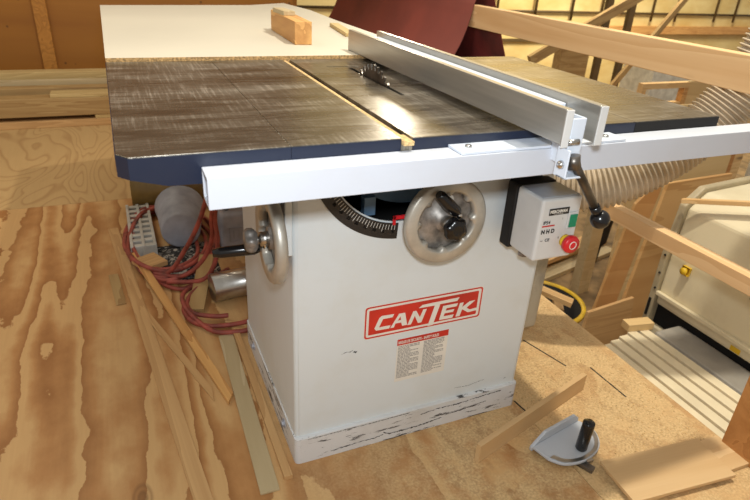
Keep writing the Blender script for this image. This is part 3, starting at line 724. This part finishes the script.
# olive tube
mb = MB().lathe([(0, 0), (.085, 0), (.085, .40), (.080, .40), (.080, .02), (0, .02)], (-.27, 1.72, .087), (1, -.06, 0), 32)
tag(obj('cardboard_tube', mb, M['olive']), 'olive-brown glossy tube lying behind the grey tub', 'tube')
# plastic crate with slots
cr = MB()
for i in range(9): cr.box(-.30, -.215, 1.21+i*.05, 1.235+i*.05, .0, .045)
for x in (-.299, -.257, -.215): cr.box(x-.006, x+.006, 1.20, 1.64, .0, .05)
tag(obj('slatted_crate', cr, M['pvc'], bevel=.002), 'pale slotted plastic crate between the floor edge and the grey tub', 'crate')
mb = MB(); g = bmesh.ops.create_grid(mb.b, x_segments=24, y_segments=24, size=1)
rn = random.Random(2)
from mathutils import noise as mn
for v in mb.b.verts:
    x, y = v.co.x, v.co.y; rad = math.hypot(x, y); v.co = V((-.11+x*.11, 1.12+y*.15, .004+.045*max(0, 1-rad**2)*(.6+.6*mn.noise(V((x*3, y*3, 1)))))); 
for f in mb.b.faces: f.smooth = True
tag(obj('mottled_rag', mb, M['camo']), 'mottled black and grey rag heaped inside the red hose coil', 'rag')

# ------------------------------------------------------------ lumber stacked at the back left
rows = [  # y0, z, height, x0, x1, depth, mat, label
 (3.19, .0, .045, -2.4, -.02, .14, 'tan', 'lowest brown board at the front foot of the back stack'),
 (3.20, .0455, .0245, -.42, .30, .12, 'poplar', 'short spacer board at the right end of the back stack, above the lowest board'),
 (3.195, .0705, .112, -2.6, -.05, .13, 'poplar2', 'front tan board of the back stack, its face towards the saw'),
 (3.205, .183, .022, -.66, -.05, .12, 'poplar', 'pale short board lying on the front board of the back stack'),
 (3.36, .0, .215, -2.6, -.10, .09, 'poplar2', 'tan board on edge in the second row of the back stack'),
 (3.46, .0, .245, -2.6, .10, .04, 'ash', 'greyish board on edge in the third row of the back stack'),
 (3.52, .0, .285, -2.6, .10, .10, 'poplar', 'pale tall board on edge, rearmost of the back stack towards the wall'),
]
for y0_, z, h, x0, x1, dep, mt_, lab in rows:
    mb = MB().box(0, x1-x0, 0, dep, 0, h); o = obj('lumber_board', mb, M[mt_], bevel=.003); o.location = (x0, y0_, z)
    tag(o, lab, 'board', 'boards stacked by the back wall')

# ------------------------------------------------------------ front right: miter gauge, boards
mgt = thing('miter_gauge', 'grey cast miter gauge with a black upright handle lying on the plywood', 'miter gauge', (.68, -.18, 0), (0, 0, 0))
def G(p): return V((p[0]-.68, p[1]+.18, p[2]))
ax = V((.75, .66, 0)).normalized()
mb = MB()
P0 = V((.567, -.165)); P1 = V((.742, -.130))
arcs = [(.759, -.158), (.757, -.182), (.747, -.205), (.728, -.226), (.700, -.240), (.665, -.248), (.630, -.246), (.602, -.236), (.580, -.212)]
arcs = [(p.x, p.y) for p in catmull([(x, y, 0) for x, y in arcs], 4)]
M['mgpaint'] = paint('gauge_paint', (182,186,192), (140,140,130), .3, .4)
mb.prism([(x-.68, y+.18) for x, y in [tuple(P0), tuple(P1)]+arcs], (.013, .021)); head = obj('protractor_head', mb, M['mgpaint'], mgt, .002)
mb = MB(); d = P1-P0; L_ = d.length; Q = Matrix.Translation((P0.x-.68, P0.y+.18, 0)) @ Matrix.Rotation(math.atan2(d.y, d.x), 4, 'Z')
pr_ = [(0, .004), (L_, .004), (L_, .030), (L_-.018, .046), (.045, .046), (0, .016)]
vs = [Q @ V((x, yy, z)) for yy in (0, .009) for x, z in pr_]; k = len(pr_)
mb._faces(vs, [tuple(range(k)), tuple(range(2*k-1, k-1, -1))]+[(i, (i+1) % k, k+(i+1) % k, k+i) for i in range(k)])
obj('gauge_face', mb, M['mgpaint'], head, .002)
cc = V((.672, -.190)); ain = [tuple(cc+(V(p)-cc)*.80) for p in arcs]; aout = [tuple(cc+(V(p)-cc)*.95) for p in arcs]
mb = MB().prism([(x-.68, y+.18) for x, y in aout+ain[::-1]], (.0212, .0225)); sc_ = obj('degree_scale', mb, M['mgscale'] if 'mgscale' in M else M['steel'], head)
mb = MB().box(-.13, .0, -.0095, .0095, .002, .0125, Matrix.Translation((.672-.68, -.272+.18, 0)) @ Matrix.Rotation(R(-65), 4, 'Z'))
obj('guide_bar', mb, M['darksteel'], mgt, .001)
mb = MB().lathe([(0, .0), (.012, 0), (.0145, .004), (.0150, .078), (.0145, .086), (.012, .088), (0, .088)], G((.678, -.214, .0215)), (.05, .0, 1), 24)
obj('handle', mb, M['blackplastic'], mgt)
mb = MB().box(-.010, .010, -.004, .008, .012, .02, Matrix.Translation(G((.676, -.250, 0)))); obj('pointer', mb, M['steel'], mgt, .001)

st('wood_offcut', 'pale board offcut standing on edge between the saw base and the miter gauge', 'wood offcut', (.418, -.142, 0), (.86, -.010, 0), .014, .056, M['birch'])
o = st('plywood_offcut', 'flat plywood offcut at the bottom right, the upper one of two', 'plywood offcut', (.690, -.326, .0125), (.990, -.354, .0125), .125, .010, M['birch'])
o = st('plywood_offcut', 'flat plywood offcut at the bottom right, mostly under the upper one', 'plywood offcut', (.72, -.340, 0), (1.07, -.346, 0), .10, .012, M['birch'])
# dust heap along the platform edge, countless grains
mb = MB(); rn = random.Random(7)
def chip(x, y, z, s):
    a = rn.uniform(0, PI); t = Matrix.Translation((x, y, z)) @ Matrix.Rotation(a, 4, 'Z') @ Matrix.Rotation(rn.uniform(-.5,.5), 4, 'X')
    mb.box(-s, s, -s*.5, s*.5, -s*.15, s*.15, t)
for i in range(4200):
    x = rn.uniform(.64, 1.06); y = rn.uniform(-.42, .42)
    if mn.noise(V((x*9, y*6, 3.3))) < rn.uniform(-.35, .3): continue
    chip(x, y, .0008, rn.uniform(.0008, .0026))
tag(obj('sawdust', mb, M['dust']), 'loose sawdust scattered over the plywood right of the saw', 'sawdust', kind='stuff')
mb = MB()
for (xa, ya), (xb, yb_) in (((.841,.25), (.887,.091)), ((.955,.060), (.96,-.085)), ((.639,.012), (.650,-.075))):
    d = V((xb-xa, yb_-ya)); mb.box(0, d.length, -.002, .002, .0002, .0011, Matrix.Translation((xa, ya, 0)) @ Matrix.Rotation(math.atan2(d.y, d.x), 4, 'Z'))
o = obj('trim_2', mb, M['black']); struct(o)

# ------------------------------------------------------------ beyond the rail, lower level
sd = thing('sanding_machine', 'large beige sanding machine beyond the platform edge', 'machine', (2.0, -.1, -1.0))
def S(p): return V((p[0]-2.0, p[1]+.1, p[2]+1))
def SO(name, mb, mat, par=None, bevel=0, seg=2):
    for v in mb.b.verts: v.co = S(v.co)
    return obj(name, mb, mat, par or sd, bevel, seg)
SO('lower_body', MB().box(1.66, 2.4, -1.1, .42, -1.0, -.22), M['beige'], None, .01)
mb = MB().prism([(1.65, -.12), (1.652, .10), (1.668, .30), (1.74, .36), (2.4, .40), (2.4, -.12)], (-1.1, .425), 'y'); hc = SO('head_cover', mb, M['beige'], None, .01)
mb = MB().prism([(1.635, -.30), (1.636, .10), (1.652, .31), (1.73, .375), (2.38, .415), (2.38, -.30)], (.4255, .455), 'y'); SO('side_plate', mb, M['beigedark'], None, .006)
SO('ridge', MB().box(1.632, 1.649, -1.1, .4245, -.075, -.058), M['beige'], hc, .003)
mb = MB().box(-.0016, 0, -.02, .02, 0, .21, Matrix.Translation((1.6505, .06, .10)) @ Matrix.Rotation(R(4), 4, 'Y')); SO('cover_strap', mb, M['beigedark'], hc)
mb = MB().lathe([(0, 0), (.024, 0), (.024, .012)], (1.650, .335, .078), (-1,0,.1), 4, False); eb = SO('button_collar', mb, M['yellow'])
mb = MB().lathe([(0, .012), (.013, .012), (.014, .024), (0, .026)], (1.650, .335, .078), (-1,0,.1), 20); SO('button', mb, M['yellow'], eb)
for y in (.435,):
    for z in (-.05, .02, .10): SO('screw', MB().lathe([(0, .004), (.004, .004), (.005, 0), (0, 0)], (1.636, y, z), (-1,0,0), 10), M['black'])
SO('hinge_slot', MB().box(1.630, 1.6345, .435, .445, -.18, -.10), M['black'])
SO('warning_label', MB().box(1.6485, 1.6495, .04, .08, -.112, -.092), M['yellow'], hc)
SO('pressure_gap', MB().box(1.672, 1.80, -1.1, .43, -.215, -.125), M['dark'])
SO('conveyor_belt', MB().box(1.525, 1.665, -1.1, .30, -.18, -.150), M['conveyor'], None, .01)
stt = thing('slatted_infeed_table', 'cream slatted table between the platform edge and the sanding machine', 'table', (1.25, -.1, -1.0))
for i in range(7):
    x = 1.150+i*.0535; mb = MB().box(x-1.25, x+.040-1.25, -.9, .37+.012*i, .828, .850); o = obj('slat', mb, M['slat'], stt, .002)
obj('slat_bed', MB().box(1.145-1.25, 1.505-1.25, -.9, .40, .80, .8278), M['gap'], stt)
for y in (-.7, .3): obj('leg', MB().box(1.2-1.25, 1.25-1.25, y, y+.05, 0, .7998), M['tan'], stt)
st('wood_offcut', 'small pale block on the far corner of the conveyor by the side plate', 'wood offcut', (1.42, .35, -.149), (1.53, .33, -.149), .045, .03, M['panelpale'])
st('wood_strip', 'round-edged pale stick lying across the top of the sanding machine', 'wood strip', (1.62, .42, .33), (1.80, -.05, .47), .022, .016, M['pine'])

def panel(name, label, cat, pts, n, th, mat, group=None):
    """pts: world corner points (planar) swept by thickness n*th"""
    n = V(n).normalized()*th; P = [V(p) for p in pts]; k = len(P); c = P[0]
    mb = MB(); vs = [p-c for p in P]+[p-c+n for p in P]
    mb._faces(vs, [tuple(range(k)), tuple(range(2*k-1, k-1, -1))]+[(i, (i+1) % k, k+(i+1) % k, k+i) for i in range(k)])
    o = obj(name, mb, mat, bevel=.001); o.location = c; return tag(o, label, cat, group)
panel('plywood_sheet', 'large brown plywood panel leaning left of the sanding machine', 'panel',
      [(2.0, .80, .23), (2.42, .80, .24), (2.20, .72, -.98), (1.755, .72, -.98)], (0,1,0), .018, M['plypanel'])
panel('plywood_sheet', 'short tan plywood panel standing in front of the large leaning one', 'panel',
      [(1.60, .70, -.33), (1.87, .70, -.30), (1.90, .64, -.98), (1.50, .64, -.98)], (0,1,0), .016, M['tan'])
panel('plywood_sheet', 'narrow tan panel leaning behind the large brown one', 'panel',
      [(2.04, .98, .05), (2.20, .98, .20), (1.95, .92, -.98), (1.80, .92, -.98)], (0,1,0), .016, M['plypanel'])
panel('plywood_sheet', 'wide pale panel standing upright behind the leaning panels', 'panel',
      [(2.45, 1.4, .42), (3.25, 1.4, .42), (3.25, 1.4, -1.0), (2.45, 1.4, -1.0)], (0,1,0), .018, M['panelpale'])
panel('board', 'brown upright board behind the wide pale panel, under the front rail', 'board',
      [(3.28, 1.45, .5), (3.36, 1.45, .5), (3.36, 1.45, -1.0), (3.28, 1.45, -1.0)], (0,1,0), .03, M['brownpost'])
panel('board', 'pinkish upright board beside the brown one at the right', 'board',
      [(3.39, 1.47, .5), (3.47, 1.47, .5), (3.47, 1.47, -1.0), (3.39, 1.47, -1.0)], (0,1,0), .03, M['pine'])
tag(obj('pipe', MB().tube([(3.72, 1.5, -1.0), (3.72, 1.5, .9)], .065, 20), M['pvc']), 'thick pale grey upright pipe behind the sanding machine', 'pipe')
tag(obj('timber_post', MB().box(-.06, .0, -.04, .04, 0, .9).box(.004, .05, -.03, .03, 0, .9), M['ash'], bevel=.003, loc=(2.62, 1.75, -1.0)), 'pale upright timber post below the lever knob', 'post')
tag(obj('drive_hose', MB().tube(catmull([(2.95,1.9,.1), (2.93,1.88,-.2), (2.86,1.88,-.5), (2.84,1.88,-.66), (2.80,1.86,-.85)], 6), [.03]*12+[.045]*8+[.02]*5, 12), M['black']), 'black hanging hose behind the pale timber post', 'hose')
# tub of scraps
tb = thing('scrap_tub', 'yellow-rimmed tub of scrap wood on the lower floor', 'tub', (1.86, 1.30, -1.0))
mb = MB().lathe([(0, 0), (.20, 0), (.24, .32), (.232, .32), (.195, .02), (0, .02)], (0,0,0), (0,0,1), 36); obj('tub_body', mb, M['black'], tb)
mb = MB().lathe([(.238, .305), (.256, .31), (.256, .33), (.232, .33), (.232, .305), (.238, .305)], (0,0,0), (0,0,1), 36); obj('rim', mb, M['yellow'], tb)
rn = random.Random(11)
lab = ['thick pale scrap stick slanting over the front rim of the tub', 'pale scrap at the left of the tub', 'short scrap in the middle of the tub', 'thin scrap at the back of the tub', 'broad scrap at the right of the tub']
pos = [((1.74,1.42,-.58), (1.96,1.16,-.64), .06), ((1.72,1.20,-.73), (1.76,1.40,-.73), .04), ((1.80,1.32,-.77), (1.98,1.25,-.77), .04), ((1.80,1.45,-.73), (1.97,1.41,-.73), .03), ((1.92,1.20,-.71), (2.01,1.34,-.71), .05)]
for l_, (a, c, wd) in zip(lab, pos): st('scrap_wood', l_, 'scrap wood', a, c, wd, .03, M['pine'], 'scraps in the tub')
# boards lying on lower floor behind
spec = [((2.1,1.9,-1.0), (3.3,2.2,-1.0), 'ash'), ((2.1,2.05,-.96), (3.3,2.3,-.96), 'poplar2'), ((2.2,2.0,-.92), (3.1,2.25,-.92), 'tan'), ((2.0,2.35,-1.0), (3.2,2.7,-1.0), 'poplar2'), ((2.0,2.45,-.96), (3.1,2.75,-.96), 'ash')]
lab2 = ['dusty board at the front foot of the low pile', 'brown board second up in the front of the low pile', 'short tan board topmost of the front low pile', 'brown board lowest at the rear of the low pile', 'dusty board topmost at the rear of the low pile']
for (a, c, mt_), l_ in zip(spec, lab2): st('lumber_board', l_+' on the lower floor', 'board', a, c, .12, .035, M[mt_], 'boards on the lower floor')

# far wall: conduits and framing
mb = MB(); 
cd = thing('conduit_run', 'dark horizontal conduit lines on the far wall with vertical drops', 'conduit', (8, 6.96, 0))
for z in (.42, .78, 1.15): obj('conduit', MB().tube([(-6, 0, z), (4.5, 0, z)], .018, 10), M['pipe'], cd)
for x in (-2.9, -2.2, -1.5, -.9, .2, .75, 1.7, 2.2): obj('drop', MB().tube([(x, -.03, 1.6), (x, -.03, .30)], .02, 8), M['pipe'], cd)
wall_beam = obj('trim_3', MB().box(6.9, 13, 6.9, 6.999, .10, .22), M['oak']); struct(wall_beam)
obj_ = obj('trim_4', MB().box(1.2, 7.0, 6.95, 6.999, -.52, -.48), M['pipe']); struct(obj_)
obj_ = obj('trim_5', MB().box(1.2, 7.0, 6.95, 6.999, -.02, .02), M['pipe']); struct(obj_)
def beam(label, a, c, wd, th, mat): return st('timber_brace', label, 'timber', a, c, wd, th, mat)
beam('brown diagonal brace crossing behind the top guard rail, the left one', (3.60, 4.0, .17), (5.40, 4.0, 1.07), .05, .10, M['poplar2'])
beam('thin diagonal brace crossing behind the top guard rail, the right one', (4.75, 4.0, -.10), (5.75, 4.0, 1.10), .04, .06, M['poplar2'])
panel('timber_post', 'short yellowish timber post seen under the top guard rail', 'post', [(4.05, 4.1, .42), (4.42, 4.1, .42), (4.42, 4.1, -1.0), (4.05, 4.1, -1.0)], (0,1,0), .12, M['poplar2'])
panel('timber_post', 'dark slim upright post near the crossing of the braces', 'post', [(5.05, 4.3, 1.2), (5.13, 4.3, 1.2), (5.13, 4.3, -1.0), (5.05, 4.3, -1.0)], (0,1,0), .05, M['pipe'])
panel('timber_post', 'dark upright post left of the braces behind the rail', 'post', [(4.72, 4.3, 1.2), (4.80, 4.3, 1.2), (4.80, 4.3, -1.0), (4.72, 4.3, -1.0)], (0,1,0), .05, M['pipe'])
cf = thing('wooden_frame', 'unfinished wooden frame standing behind the right table corner', 'frame', (4.35, 3.0, -1.0))
obj('top_bar', MB().box(-.28, .30, -.03, .03, 1.13, 1.18), M['pine'], cf); obj('mid_bar', MB().box(-.1, .24, -.03, .03, .93, 1.0), M['pine'], cf)
obj('upright', MB().box(.245, .30, -.03, .03, 0, 1.129), M['oak'], cf); obj('upright', MB().box(-.28, -.23, -.03, .03, 0, 1.129), M['pine'], cf)
panel('cream_board', 'cream upright board right of the unfinished frame', 'panel', [(4.70, 3.1, .16), (5.3, 3.1, .16), (5.3, 3.1, -1.0), (4.70, 3.1, -1.0)], (0,1,0), .02, M['panelpale'])
tag(obj('steel_cabinet', MB().box(-.45, .45, 0, .5, 0, 1.25), M['pvc'], bevel=.01, loc=(6.1, 4.3, -1.0)), 'pale grey cabinet in the background under the top guard rail', 'cabinet')
